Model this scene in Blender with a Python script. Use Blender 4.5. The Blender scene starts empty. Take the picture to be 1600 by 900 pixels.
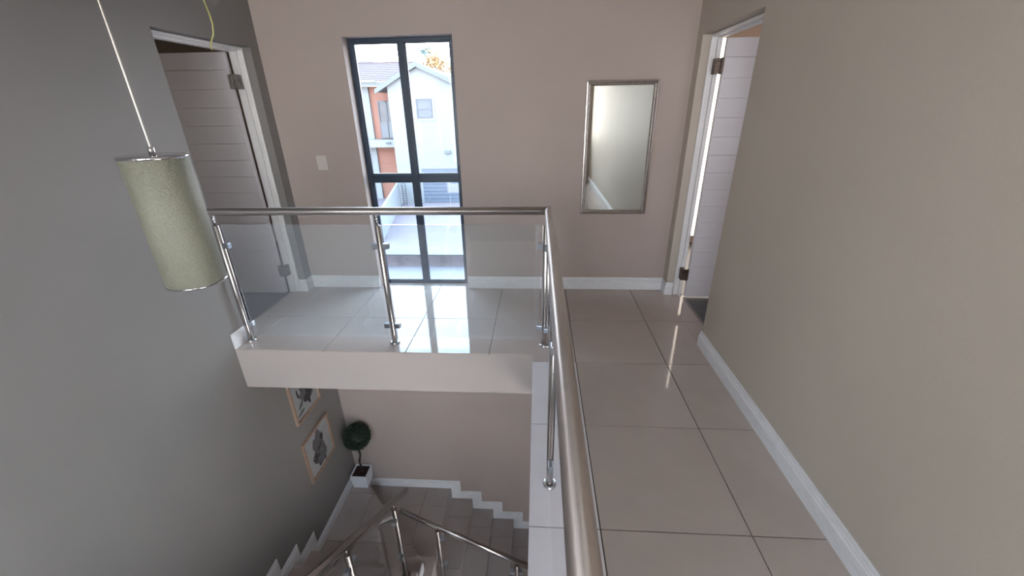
import bpy, bmesh, math, random
from mathutils import Vector, Matrix
C = bpy.context.scene
COL = C.collection
random.seed(7)

# ---------------------------------------------------------------- camera
cam_d = bpy.data.cameras.new('camera')
cam_d.sensor_width = 36.0
cam_d.lens = 639.4 / 1600 * 36.0
cam_d.clip_start = 0.02
cam_d.clip_end = 300
cam = bpy.data.objects.new('camera', cam_d)
COL.objects.link(cam)
R_ = Vector((0.99810072, 0.05928285, -0.01674791))
F_ = Vector((-0.06100107, 0.9132021, -0.40291538))
U_ = R_.cross(F_).normalized()
m = Matrix.Identity(4)
for i in range(3):
    m[i][0], m[i][1], m[i][2] = R_[i], U_[i], -F_[i]
m.translation = Vector((-0.867, -2.3499, 1.5813))
cam.matrix_world = m
C.camera = cam

# ---------------------------------------------------------------- world, lights, exposure
w = bpy.data.worlds.new('sky'); C.world = w; w.use_nodes = True
wn = w.node_tree; wn.nodes.clear()
wo = wn.nodes.new('ShaderNodeOutputWorld'); wb = wn.nodes.new('ShaderNodeBackground')
tc = wn.nodes.new('ShaderNodeTexCoord'); sx = wn.nodes.new('ShaderNodeSeparateXYZ')
cr = wn.nodes.new('ShaderNodeValToRGB')
cr.color_ramp.elements[0].position = 0.0; cr.color_ramp.elements[0].color = (1.0, 0.97, 0.96, 1)
cr.color_ramp.elements[1].position = 0.6; cr.color_ramp.elements[1].color = (0.52, 0.75, 1.0, 1)
wn.links.new(tc.outputs['Generated'], sx.inputs[0]); wn.links.new(sx.outputs['Z'], cr.inputs[0])
wn.links.new(cr.outputs[0], wb.inputs['Color']); wb.inputs['Strength'].default_value = 13.0
wn.links.new(wb.outputs[0], wo.inputs[0])

def area(name, loc, rot, sx_, sy_, power, color, portal=False):
    d = bpy.data.lights.new(name, 'AREA'); d.shape = 'RECTANGLE'; d.size = sx_; d.size_y = sy_
    d.energy = power; d.color = color
    o = bpy.data.objects.new(name, d); COL.objects.link(o); o.location = loc; o.rotation_euler = rot
    o.visible_camera = True
    if portal: d.cycles.is_portal = True
    return o
PI = math.pi
# sky portal of the tall window seen in the photograph
area('window_portal', (-1.96, 1.50, 1.06), (-PI/2, 0, 0), 0.9, 2.1, 1, (1, 1, 1), True)
# fill lights at windows added in the unseen wall behind the camera
area('stair_fill_light', (-2.0, -4.93, 1.35), (PI/2, 0, 0), 1.7, 1.9, 25, (0.96, 0.97, 1.0))
area('corridor_fill_light', (-0.25, -4.93, 1.55), (PI/2, 0, 0), 0.7, 1.3, 12, (1.0, 0.93, 0.82))
area('ground_storey_fill_light', (0.26, -2.7, -2.15), (0, PI/2, 0), 2.3, 1.6, 13, (1.0, 0.92, 0.98))  # fill light added to brighten the lower stairs
# daylight of the right room's window, then fill lights added in both rooms
area('right_room_window_light', (1.4, 2.66, 1.15), (-PI/2, 0, 0), 1.9, 2.1, 40, (1.0, 0.88, 0.76))
area('right_room_side_fill', (1.6, -1.6, 1.5), (PI/2, 0, 0), 1.4, 1.2, 14, (0.90, 0.90, 1.0))  # added fill for the door leaf, no opening behind it
area('left_room_fill_light', (-4.6, -1.6, 1.5), (PI/2, 0, 0), 1.2, 1.2, 5, (1.0, 0.88, 0.74))  # added fill, no opening behind it

C.view_settings.view_transform = 'Standard'
C.view_settings.look = 'None'
C.view_settings.exposure = 0.0
C.view_settings.gamma = 1.0
C.view_settings.use_curve_mapping = False

# ---------------------------------------------------------------- materials
def mat(name, col, rough=0.6, metal=0.0, noise=0.0, nscale=8.0, bump=0.0, bscale=60.0, coat=0.0, ior=None,
        stretch=None, spec=None, col2=None):
    mt = bpy.data.materials.new(name); mt.use_nodes = True
    n = mt.node_tree; b = n.nodes['Principled BSDF']
    b.inputs['Base Color'].default_value = (*col, 1)
    b.inputs['Roughness'].default_value = rough
    b.inputs['Metallic'].default_value = metal
    if ior: b.inputs['IOR'].default_value = ior
    if spec is not None: b.inputs['Specular IOR Level'].default_value = spec
    if coat: b.inputs['Coat Weight'].default_value = coat; b.inputs['Coat Roughness'].default_value = 0.03
    tcn = n.nodes.new('ShaderNodeTexCoord'); src = tcn.outputs['Object']
    if stretch:
        mp = n.nodes.new('ShaderNodeMapping'); mp.inputs['Scale'].default_value = stretch
        n.links.new(src, mp.inputs[0]); src = mp.outputs[0]
    if noise or col2:
        nz = n.nodes.new('ShaderNodeTexNoise'); nz.inputs['Scale'].default_value = nscale
        nz.inputs['Detail'].default_value = 4
        n.links.new(src, nz.inputs['Vector'])
        rp = n.nodes.new('ShaderNodeValToRGB')
        rp.color_ramp.elements[0].position = 0.3; rp.color_ramp.elements[1].position = 0.7
        c2 = col2 if col2 else tuple(min(1, c * (1 + noise)) for c in col)
        c1 = col if col2 else tuple(c * (1 - noise) for c in col)
        rp.color_ramp.elements[0].color = (*c1, 1); rp.color_ramp.elements[1].color = (*c2, 1)
        n.links.new(nz.outputs['Fac'], rp.inputs[0]); n.links.new(rp.outputs[0], b.inputs['Base Color'])
    if bump:
        nb = n.nodes.new('ShaderNodeTexNoise'); nb.inputs['Scale'].default_value = bscale
        nb.inputs['Detail'].default_value = 3
        n.links.new(src, nb.inputs['Vector'])
        bp = n.nodes.new('ShaderNodeBump'); bp.inputs['Strength'].default_value = bump
        bp.inputs['Distance'].default_value = 0.004
        n.links.new(nb.outputs['Fac'], bp.inputs['Height']); n.links.new(bp.outputs[0], b.inputs['Normal'])
    return mt

def brushed(mt, axis, rough=0.30, an=1.0):
    n = mt.node_tree; b = n.nodes['Principled BSDF']; b.inputs['Roughness'].default_value = rough
    b.inputs['Anisotropic'].default_value = an; b.inputs['Anisotropic Rotation'].default_value = 0.25
    t = n.nodes.new('ShaderNodeTangent'); t.direction_type = 'RADIAL'; t.axis = axis
    n.links.new(t.outputs[0], b.inputs['Tangent'])
    return mt

def glass_mat(name, tint, refl=(1, 1, 1), ior=1.5, boost=1.0, veil=0.0):
    mt = bpy.data.materials.new(name); mt.use_nodes = True
    n = mt.node_tree; n.nodes.clear()
    o = n.nodes.new('ShaderNodeOutputMaterial'); mx = n.nodes.new('ShaderNodeMixShader')
    t = n.nodes.new('ShaderNodeBsdfTransparent'); g = n.nodes.new('ShaderNodeBsdfGlossy')
    # Schlick reflectance from the angle of view, the same on both faces of the pane
    ge = n.nodes.new('ShaderNodeNewGeometry'); dt = n.nodes.new('ShaderNodeVectorMath'); dt.operation = 'DOT_PRODUCT'
    n.links.new(ge.outputs['Normal'], dt.inputs[0]); n.links.new(ge.outputs['Incoming'], dt.inputs[1])
    def mth(op, a, b=None):
        q = n.nodes.new('ShaderNodeMath'); q.operation = op
        for k, v in enumerate((a, b)):
            if v is None: continue
            if isinstance(v, (int, float)): q.inputs[k].default_value = v
            else: n.links.new(v, q.inputs[k])
        return q.outputs[0]
    f0 = ((ior-1)/(ior+1))**2
    pw = mth('POWER', mth('SUBTRACT', 1.0, mth('ABSOLUTE', dt.outputs['Value'])), 5.0)
    fac = mth('MULTIPLY', mth('ADD', mth('MULTIPLY', pw, 1-f0), f0), boost)
    mu = n.nodes.new('ShaderNodeMath'); mu.operation = 'MINIMUM'; mu.inputs[1].default_value = 1.0
    n.links.new(fac, mu.inputs[0])
    t.inputs[0].default_value = (*tint, 1); g.inputs[0].default_value = (*refl, 1); g.inputs['Roughness'].default_value = 0.0
    n.links.new(mu.outputs[0], mx.inputs[0])
    n.links.new(t.outputs[0], mx.inputs[1]); n.links.new(g.outputs[0], mx.inputs[2])
    if veil:      # thin film of diffuse white, painted in place of reflected light
        df = n.nodes.new('ShaderNodeBsdfDiffuse'); tl = n.nodes.new('ShaderNodeBsdfTranslucent')
        for q in (df, tl): q.inputs[0].default_value = (0.80, 0.84, 0.92, 1)
        m1 = n.nodes.new('ShaderNodeMixShader'); m1.inputs[0].default_value = 0.5
        m2 = n.nodes.new('ShaderNodeMixShader'); m2.inputs[0].default_value = veil
        n.links.new(df.outputs[0], m1.inputs[1]); n.links.new(tl.outputs[0], m1.inputs[2])
        n.links.new(mx.outputs[0], m2.inputs[1]); n.links.new(m1.outputs[0], m2.inputs[2])
        n.links.new(m2.outputs[0], o.inputs[0])
    else: n.links.new(mx.outputs[0], o.inputs[0])
    return mt

M = dict(
    grey_wall=mat('grey_plaster', (0.218, 0.205, 0.201), 0.62, noise=0.03, nscale=1.5, bump=0.12, bscale=90),
    beige_wall=mat('beige_plaster', (0.423, 0.351, 0.318), 0.72, noise=0.03, nscale=1.5, bump=0.12, bscale=90),
    right_wall=mat('stone_plaster', (0.46, 0.405, 0.345), 0.6, noise=0.03, nscale=1.2, bump=0.12, bscale=90),
    fascia=mat('cream_plaster', (0.422, 0.373, 0.350), 0.7, noise=0.02, nscale=2, bump=0.1, bscale=80),
    white=mat('white_gloss_paint', (0.755, 0.740, 0.740), 0.35, noise=0.03, nscale=5, bump=0.05, bscale=40),
    skirt=mat('white_skirting_paint', (0.714, 0.710, 0.730), 0.35, noise=0.06, nscale=14, bump=0.08, bscale=30, stretch=(1, 1, 4)),
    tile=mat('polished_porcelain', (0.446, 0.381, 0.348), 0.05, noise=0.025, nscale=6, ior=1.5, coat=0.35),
    lit_tile=mat('lit_strip_porcelain', (0.675, 0.634, 0.658), 0.06, noise=0.02, nscale=6, ior=1.5, coat=0.5),  # tile colour lightened to stand in for brighter light on the strip
    stair_tile=mat('stair_porcelain', (0.374, 0.320, 0.304), 0.16, noise=0.03, nscale=6, ior=1.5),
    stair_grout=mat('stair_grout', (0.05, 0.045, 0.04), 0.9, noise=0.1),
    grout=mat('dark_grout', (0.036, 0.033, 0.030), 0.9, noise=0.1, nscale=30),
    concrete=mat('slab_concrete', (0.3, 0.28, 0.26), 0.9, noise=0.1),
    steel=mat('brushed_steel', (0.52, 0.49, 0.48), 0.20, 1.0, noise=0.04, nscale=60, bump=0.05, bscale=200),
    steel_x=brushed(mat('brushed_steel', (0.52, 0.49, 0.48), 0.25, 1.0, noise=0.04, nscale=60), 'X'),
    steel_y=brushed(mat('brushed_steel', (0.52, 0.47, 0.45), 0.25, 1.0, noise=0.04, nscale=60), 'Y', 0.33),
    stair_steel=mat('dull_stair_steel', (0.26, 0.23, 0.22), 0.38, 1.0, noise=0.05, nscale=60),
    stair_rail=mat('stair_handrail_steel', (0.44, 0.41, 0.40), 0.22, 1.0, noise=0.05, nscale=60),
    chrome=mat('polished_steel', (0.66, 0.66, 0.68), 0.10, 1.0, noise=0.02, nscale=20),
    clamp=mat('satin_zinc', (0.42, 0.45, 0.50), 0.28, 1.0, noise=0.05, nscale=30),
    aluminium=mat('navy_aluminium', (0.018, 0.035, 0.065), 0.35, noise=0.05, nscale=10),
    wood_floor=mat('charcoal_laminate', (0.065, 0.062, 0.065), 0.35, noise=0.25, nscale=5, stretch=(1, 8, 1)),
    threshold=mat('threshold_strip', (0.30, 0.28, 0.26), 0.3, 0.8, noise=0.05),
    door=mat('door_paint', (0.60, 0.57, 0.59), 0.32, noise=0.02, nscale=4, bump=0.04, bscale=50),
    bronze=mat('aged_bronze', (0.13, 0.10, 0.08), 0.4, 0.9, noise=0.4, nscale=60),
    pewter=mat('worn_pewter', (0.22, 0.21, 0.20), 0.45, 0.8, noise=0.3, nscale=60),
    room_wall=mat('room_plaster', (0.50, 0.42, 0.36), 0.8, noise=0.03, nscale=2),
    silver=mat('silver_leaf', (0.58, 0.54, 0.51), 0.26, 1.0, noise=0.08, nscale=30, bump=0.12, bscale=60),
    mirror=mat('mirror_silvering', (0.80, 0.83, 0.80), 0.015, 1.0, noise=0.01, nscale=3),
    shade=mat('crackle_shade', (0.242, 0.242, 0.190), 0.45, noise=0.10, nscale=140, bump=0.9, bscale=170),
    oak=mat('pale_oak', (0.320, 0.216, 0.160), 0.5, noise=0.15, nscale=8, stretch=(1, 6, 6)),
    paper=mat('drawing_paper', (0.333, 0.341, 0.348), 0.6, noise=0.05, nscale=10),
    ink=mat('charcoal_drawing', (0.039, 0.036, 0.042), 0.7, noise=0.5, nscale=35),
    ink2=mat('grey_wash', (0.120, 0.114, 0.120), 0.7, noise=0.4, nscale=35),
    leaf=mat('boxwood_leaf', (0.015, 0.034, 0.019), 0.5, noise=0.5, nscale=40),
    bark=mat('dark_bark', (0.03, 0.02, 0.018), 0.8, noise=0.4, nscale=40, bump=0.5, bscale=60),
    soil=mat('brown_mulch', (0.05, 0.02, 0.018), 0.9, noise=0.5, nscale=60, bump=0.8, bscale=80),
    pot=mat('white_ceramic', (0.75, 0.77, 0.82), 0.3, noise=0.02, nscale=5),
    plastic=mat('switch_plastic', (0.58, 0.54, 0.50), 0.35, noise=0.01),
    cable=mat('yellow_green_cable', (0.42, 0.40, 0.14), 0.5, noise=0.15, nscale=30),
    cord=mat('clear_steel_cord', (0.50, 0.46, 0.40), 0.35, 0.7, noise=0.1, nscale=100),
    ceiling=mat('ceiling_paint', (0.540, 0.522, 0.495), 0.85, noise=0.02),
    # outdoors
    h_white=mat('house_white_plaster', (0.160, 0.173, 0.182), 0.8, noise=0.02, nscale=0.4),
    h_fascia=mat('house_fascia_board', (0.090, 0.100, 0.100), 0.6, noise=0.02),
    h_orange=mat('terracotta_plaster', (0.186, 0.082, 0.058), 0.8, noise=0.03, nscale=0.5),
    h_tile=mat('faded_clay_tile', (0.082, 0.057, 0.060), 0.8, noise=0.08, nscale=4),
    h_frame=mat('grey_window_frame', (0.043, 0.051, 0.069), 0.5, noise=0.05),
    h_glass=mat('dark_window_glass', (0.021, 0.030, 0.047), 0.08, noise=0.3, nscale=2),
    h_pale_glass=mat('frosted_balustrade_glass', (0.041, 0.057, 0.077), 0.25, noise=0.1, nscale=2),
    h_garage=mat('garage_steel', (0.070, 0.086, 0.118), 0.5, noise=0.06, nscale=3),
    h_surround=mat('pale_window_surround', (0.156, 0.156, 0.178), 0.8, noise=0.02),
    paving=mat('pale_paving', (0.141, 0.116, 0.133), 0.85, noise=0.05, nscale=1.2),
    road=mat('grey_driveway', (0.117, 0.108, 0.125), 0.85, noise=0.1, nscale=1.5),
    b_wall=mat('boundary_plaster', (0.156, 0.173, 0.194), 0.8, noise=0.03, nscale=1),
    gate=mat('grey_lattice', (0.069, 0.073, 0.091), 0.6, noise=0.1),
    membrane=mat('aluminium_painted_membrane', (0.267, 0.241, 0.267), 0.5, noise=0.25, nscale=5, bump=1.0, bscale=7, stretch=(1, 1, 0.4)),
    deck=mat('roof_deck_membrane', (0.260, 0.252, 0.292), 0.55, noise=0.12, nscale=3, bump=0.4, bscale=6),
    coping=mat('white_coping', (0.179, 0.194, 0.203), 0.7, noise=0.04, nscale=3),
    t_leaf=mat('orange_foliage', (0.379, 0.229, 0.103), 0.7, noise=0.4, nscale=2),
    t_leaf2=mat('blue_green_foliage', (0.161, 0.221, 0.221), 0.7, noise=0.3, nscale=2),
    wglass=glass_mat('window_glass', (0.97, 0.985, 0.99)),
    pglass=glass_mat('balustrade_glass', (0.965, 0.98, 0.98), boost=1.5, veil=0.05),
    sglass=glass_mat('stair_glass', (0.965, 0.98, 0.98), boost=1.0),
)

# ---------------------------------------------------------------- mesh helpers
class MB:
    def __init__(s): s.v = []; s.f = []
    def quad(s, a, b, c, d):
        i = len(s.v); s.v += [a, b, c, d]; s.f.append((i, i+1, i+2, i+3))
    def box(s, x0, x1, y0, y1, z0, z1):
        i = len(s.v)
        s.v += [(x0,y0,z0),(x1,y0,z0),(x1,y1,z0),(x0,y1,z0),(x0,y0,z1),(x1,y0,z1),(x1,y1,z1),(x0,y1,z1)]
        s.f += [tuple(i+k for k in q) for q in ((0,3,2,1),(4,5,6,7),(0,1,5,4),(1,2,6,5),(2,3,7,6),(3,0,4,7))]
        return s
    def prism(s, poly, fn, a, b):
        """poly: 2D points; fn(u,v,t)->xyz ; extrude t from a to b"""
        n = len(poly); i = len(s.v)
        s.v += [fn(u, v, a) for u, v in poly] + [fn(u, v, b) for u, v in poly]
        s.f.append(tuple(i+k for k in reversed(range(n)))); s.f.append(tuple(i+n+k for k in range(n)))
        for k in range(n):
            j = (k+1) % n; s.f.append((i+k, i+j, i+n+j, i+n+k))
        return s
    def tube(s, pts, r, seg=16, cap=True):
        pts = [Vector(p) for p in pts]; rs = r if isinstance(r, (list, tuple)) else [r]*len(pts)
        rings = []; ref = None
        for k, p in enumerate(pts):
            if k == 0: d = pts[1]-p
            elif k == len(pts)-1: d = p-pts[k-1]
            else: d = (pts[k+1]-p).normalized()+(p-pts[k-1]).normalized()
            d.normalize()
            if ref is None:
                ref = Vector((0,0,1)) if abs(d.z) < .9 else Vector((1,0,0))
            u = ref - d*ref.dot(d); u.normalize(); ref = u; w_ = d.cross(u)
            sc = 1.0
            if 0 < k < len(pts)-1:
                c = (pts[k+1]-p).normalized().dot((p-pts[k-1]).normalized())
                sc = 1/max(.5, math.sqrt((1+c)/2))
            i = len(s.v); rings.append(i)
            for q in range(seg):
                a = 2*PI*q/seg
                s.v.append(tuple(p+(u*math.cos(a)+w_*math.sin(a))*rs[k]*(sc if sc == 1 else 1)))
        for k in range(len(rings)-1):
            for q in range(seg):
                q2 = (q+1) % seg
                s.f.append((rings[k]+q, rings[k]+q2, rings[k+1]+q2, rings[k+1]+q))
        if cap:
            s.f.append(tuple(rings[0]+q for q in reversed(range(seg))))
            s.f.append(tuple(rings[-1]+q for q in range(seg)))
        return s
    def lathe(s, prof, cx, cy, seg=32):
        """prof: list of (r,z)"""
        i = len(s.v)
        for r, z in prof:
            for q in range(seg):
                a = 2*PI*q/seg; s.v.append((cx+r*math.cos(a), cy+r*math.sin(a), z))
        for k in range(len(prof)-1):
            for q in range(seg):
                q2 = (q+1) % seg
                s.f.append((i+k*seg+q, i+k*seg+q2, i+(k+1)*seg+q2, i+(k+1)*seg+q))
        s.f.append(tuple(i+q for q in reversed(range(seg))))
        s.f.append(tuple(i+(len(prof)-1)*seg+q for q in range(seg)))
        return s
    def build(s, name, mt, parent=None, bevel=0.0, smooth=False, loc=None):
        me = bpy.data.meshes.new(name)
        off = Vector(loc) if loc else Vector((0,0,0))
        me.from_pydata([tuple(Vector(v)-off) for v in s.v], [], s.f)
        bm = bmesh.new(); bm.from_mesh(me)
        bmesh.ops.recalc_face_normals(bm, faces=bm.faces)
        if bevel:
            es = [e for e in bm.edges if e.is_manifold and len(e.link_faces) == 2 and e.calc_face_angle(0) > 0.5]
            bmesh.ops.bevel(bm, geom=es, offset=bevel, segments=2, affect='EDGES', profile=0.5)
        bm.to_mesh(me); bm.free()
        if smooth:
            for p in me.polygons: p.use_smooth = len(p.vertices) <= 4
        me.materials.append(M[mt])
        o = bpy.data.objects.new(name, me); COL.objects.link(o)
        o.location = off
        if parent: o.parent = parent
        return o

def tag(o, label=None, cat=None, group=None, kind=None):
    if label: o['label'] = label
    if cat: o['category'] = cat
    if group: o['group'] = group
    if kind: o['kind'] = kind
    return o
def thing(name, label, cat, group=None, kind=None):
    o = bpy.data.objects.new(name, None); COL.objects.link(o); o.empty_display_size = 0.05
    return tag(o, label, cat, group, kind)
def struct(o, label, cat):
    return tag(o, label, cat, kind='structure')

# ---------------------------------------------------------------- dimensions
XL, XR, YW = -3.071, 0.300, 1.236          # left wall, right wall, window wall faces
XE, YE = -0.892, 0.084                     # edges of the stair void
YB = -5.0                                  # wall behind the camera
ZC = 2.62                                  # ceiling
YN, YF, HD = 0.245, 1.127, 2.040           # door openings: near edge, far edge, head
ZG = -3.713                                # ground storey floor
WX0, WX1, WZ1 = -2.392, -1.530, 2.106      # window opening
Z0, Z1 = -2.705, -2.535                    # two levels of the half landing

# ---------------------------------------------------------------- walls
def side_wall(name, x0, x1, label, mt):
    b = MB()
    if name == 'wall_right':      # ground storey window opening added below the corridor for fill light
        b.box(x0, x1, YB, -3.55, ZG-.1, ZC); b.box(x0, x1, -1.85, YN, ZG-.1, ZC)
        b.box(x0, x1, -3.55, -1.85, -.95, ZC); b.box(x0, x1, -3.55, -1.85, ZG-.1, -3.35)
    else: b.box(x0, x1, YB, YN, ZG-.1, ZC)
    b.box(x0, x1, YF, YW, ZG-.1, ZC)
    b.box(x0, x1, YN, YF, HD, ZC)
    b.box(x0, x1, YN, YF, ZG-.1, -0.012)
    return struct(b.build(name, mt), label, 'wall')
side_wall('wall_left', XL-.125, XL, 'grey painted wall on the left beside the stair void, with a doorway', 'grey_wall')
side_wall('wall_right', XR, XR+.125, 'beige painted corridor wall on the right with a doorway at its far end', 'right_wall')
b = MB()
b.box(XL-.125, WX0, YW, YW+.25, ZG-.1, ZC); b.box(WX1, XR+.125, YW, YW+.25, ZG-.1, ZC)
b.box(WX0, WX1, YW, YW+.25, WZ1, ZC); b.box(WX0, WX1, YW, YW+.25, ZG-.1, -0.012)
struct(b.build('wall_front', 'beige_wall'), 'beige wall with the tall window and the framed mirror', 'wall')
b = MB()   # wall behind the camera with two window openings added for light
b.box(XL-.125, -2.85, YB-.2, YB, ZG-.1, ZC); b.box(-1.15, -0.6, YB-.2, YB, ZG-.1, ZC); b.box(0.1, XR+.125, YB-.2, YB, ZG-.1, ZC)
b.box(-2.85, -1.15, YB-.2, YB, ZG-.1, .4); b.box(-2.85, -1.15, YB-.2, YB, 2.3, ZC)
b.box(-.6, .1, YB-.2, YB, ZG-.1, .9); b.box(-.6, .1, YB-.2, YB, 2.2, ZC)
struct(b.build('wall_back', 'beige_wall'), 'beige wall behind the viewer with two added windows', 'wall')
struct(MB().box(XL-.125, XR+.125, YB-.2, YW+.25, ZC, ZC+.1).build('ceiling', 'ceiling'), 'plain painted ceiling above the landing', 'ceiling')
struct(MB().box(XL-.125, XR+.125, YB-.2, YW+.25, ZG-.2, ZG-.1).build('trim_1', 'concrete'), 'ground storey slab under the stairs', 'slab')

# ---------------------------------------------------------------- tiles
def clip(poly, a, bb, c):
    """keep a*x+b*y<=c"""
    out = []
    for i in range(len(poly)):
        p, q = poly[i], poly[(i+1) % len(poly)]
        dp, dq = a*p[0]+bb*p[1]-c, a*q[0]+bb*q[1]-c
        if dp <= 0: out.append(p)
        if dp*dq < 0:
            t = dp/(dp-dq); out.append((p[0]+t*(q[0]-p[0]), p[1]+t*(q[1]-p[1])))
    return out
def cells(poly, xs, ys, gap):
    res = []
    x0, x1 = min(p[0] for p in poly), max(p[0] for p in poly)
    y0, y1 = min(p[1] for p in poly), max(p[1] for p in poly)
    X = [x0]+[x for x in sorted(xs) if x0+.01 < x < x1-.01]+[x1]
    Y = [y0]+[y for y in sorted(ys) if y0+.01 < y < y1-.01]+[y1]
    g = gap/2
    for i in range(len(X)-1):
        for j in range(len(Y)-1):
            a0 = X[i]+(g if i else 0); a1 = X[i+1]-(g if i < len(X)-2 else 0)
            c0 = Y[j]+(g if j else 0); c1 = Y[j+1]-(g if j < len(Y)-2 else 0)
            p = poly
            for A in ((-1,0,-a0),(1,0,a1),(0,-1,-c0),(0,1,c1)):
                p = clip(p, *A)
                if not p: break
            if len(p) >= 3: res.append(p)
    return res
def put_tile(poly, z, th, mt, parent, name='tile'):
    return MB().prism(poly, lambda u, v, t: (u, v, t), z-th, z).build(name, mt, parent, bevel=0.0008)

TG = .0048
floor = MB().box(XL+.001, XE+.003, YE+.003, YW-.001, -.30, -.010).box(XE+.003, XR-.001, YB+.001, YW-.001, -.30, -.010) \
    .box(XR-.001, .436, YN+.001, YF-.001, -.30, -.010).box(-3.236, XL+.001, YN+.001, YF-.001, -.30, -.010) \
    .box(WX0+.001, WX1-.001, YW-.001, 1.33, -.30, -.010).box(XL+.001, XE+.003, YB+.001, -3.276, -.30, -.010).build('floor', 'grout')
struct(floor, 'polished beige tiled landing and corridor floor around the stair void', 'floor')
G = lambda a, b_: [a+.6*k for k in range(b_)]
ys = [-4.8+.6*k for k in range(12)]; xs = [-3.0, -2.4, -1.8, -1.2, -.6, 0]
# landing (left of the walkway), all rows but the notched tile
for p in cells([(XL, YE), (-1.2-TG/2, YE), (-1.2-TG/2, YW), (XL, YW)], xs, ys, TG): put_tile(p, 0, .010, 'tile', floor)
for p in cells([(-1.2+TG/2, .6+TG/2), (XR, .6+TG/2), (XR, YW), (-1.2+TG/2, YW)], xs, ys, TG): put_tile(p, 0, .010, 'tile', floor)
put_tile([(-1.2+TG/2, YE), (XE, YE), (XE, TG/2), (-.6-TG/2, TG/2), (-.6-TG/2, .6-TG/2), (-1.2+TG/2, .6-TG/2)], 0, .010, 'tile', floor)
for p in cells([(-.6+TG/2, TG/2), (XR, TG/2), (XR, .6-TG/2), (-.6+TG/2, .6-TG/2)], xs, ys, TG): put_tile(p, 0, .010, 'tile', floor)
for p in cells([(XE, YB), (-.6-TG/2, YB), (-.6-TG/2, -TG/2), (XE, -TG/2)], [], ys, TG): put_tile(p, 0, .010, 'lit_tile', floor)
for p in cells([(-.6+TG/2, YB), (XR, YB), (XR, -TG/2), (-.6+TG/2, -TG/2)], [0], ys, TG): put_tile(p, 0, .010, 'tile', floor)
for p in cells([(XL, YB), (XE-TG, YB), (XE-TG, -3.276), (XL, -3.276)], xs, ys, TG): put_tile(p, 0, .010, 'tile', floor)
for p in cells([(XR+.0005, YN+.002), (.434, YN+.002), (.434, YF-.002), (XR+.0005, YF-.002)], [], ys, TG): put_tile(p, 0, .010, 'tile', floor)
for p in cells([(-3.234, YN+.002), (XL-.0005, YN+.002), (XL-.0005, YF-.002), (-3.234, YF-.002)], [], ys, TG): put_tile(p, 0, .010, 'tile', floor)
for p in cells([(WX0+.002, YW+.0005), (WX1-.002, YW+.0005), (WX1-.002, 1.33), (WX0+.002, 1.33)], xs, [], TG): put_tile(p, 0, .010, 'tile', floor)
# plastered edge beam of the slab
b = MB().box(XL+.001, XE, YE, YE+.08, -.337, -.0105).box(XE-.0, XE+.08, YB+.001, YE+.08, -.337, -.0105) \
    .box(XL+.001, XR-.001, YE+.08, YW-.001, -.337, -.302).box(XE+.08, XR-.001, YB+.001, YE+.08, -.337, -.302)
struct(b.build('trim_2', 'fascia'), 'cream plastered edge of the landing slab facing the stair void', 'slab edge')

# ---------------------------------------------------------------- skirtings
PROF = [(0, 0), (.015, 0), (.015, .076), (.010, .080), (.010, .092), (.006, .095), (.006, .108), (.004, .116), (0, .116)]
def sweep(path, prof, side, z=0.0):
    """path of xy points; side +1: profile grows to the left of travel"""
    b = MB(); n = len(path); rings = []
    for k, p in enumerate(path):
        p = Vector(p)
        ds = []
        if k > 0: ds.append((p-Vector(path[k-1])).normalized())
        if k < n-1: ds.append((Vector(path[k+1])-p).normalized())
        ns = [Vector((-d.y, d.x))*side for d in ds]
        nn = ns[0] if len(ns) == 1 else (ns[0]+ns[1])/(1+ns[0].dot(ns[1]))
        i = len(b.v); rings.append(i)
        for u, v in prof: b.v.append((p.x+nn.x*u, p.y+nn.y*u, z+v))
    q = len(prof)
    for k in range(n-1):
        for j in range(q):
            j2 = (j+1) % q
            b.f.append((rings[k]+j, rings[k]+j2, rings[k+1]+j2, rings[k+1]+j))
    b.f.append(tuple(rings[0]+j for j in range(q))); b.f.append(tuple(rings[-1]+j for j in range(q)))
    return b
e = .0006
struct(sweep([(XR-e, YB), (XR-e, YN+.012)], PROF, 1, e).build('baseboard_right', 'skirt'), 'white skirting board along the right corridor wall', 'skirting board')
struct(sweep([(WX1+e, YW-e), (XR-e, YW-e), (XR-e, YF-e), (XR+.056, YF-e)], PROF, -1, e).build('baseboard_front', 'skirt'), 'white skirting board below the mirror, right of the window', 'skirting board')
struct(sweep([(XL-.105, YF-e), (XL+e, YF-e), (XL+e, YW-e), (WX0-e, YW-e)], PROF, -1, e).build('baseboard_front', 'skirt'), 'white skirting board between the left doorway and the window', 'skirting board')
struct(sweep([(XL+e, YE), (XL+e, YN)], PROF, -1, e).build('baseboard_left', 'skirt'), 'short white skirting board behind the leftmost balustrade post', 'skirting board')

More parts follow.
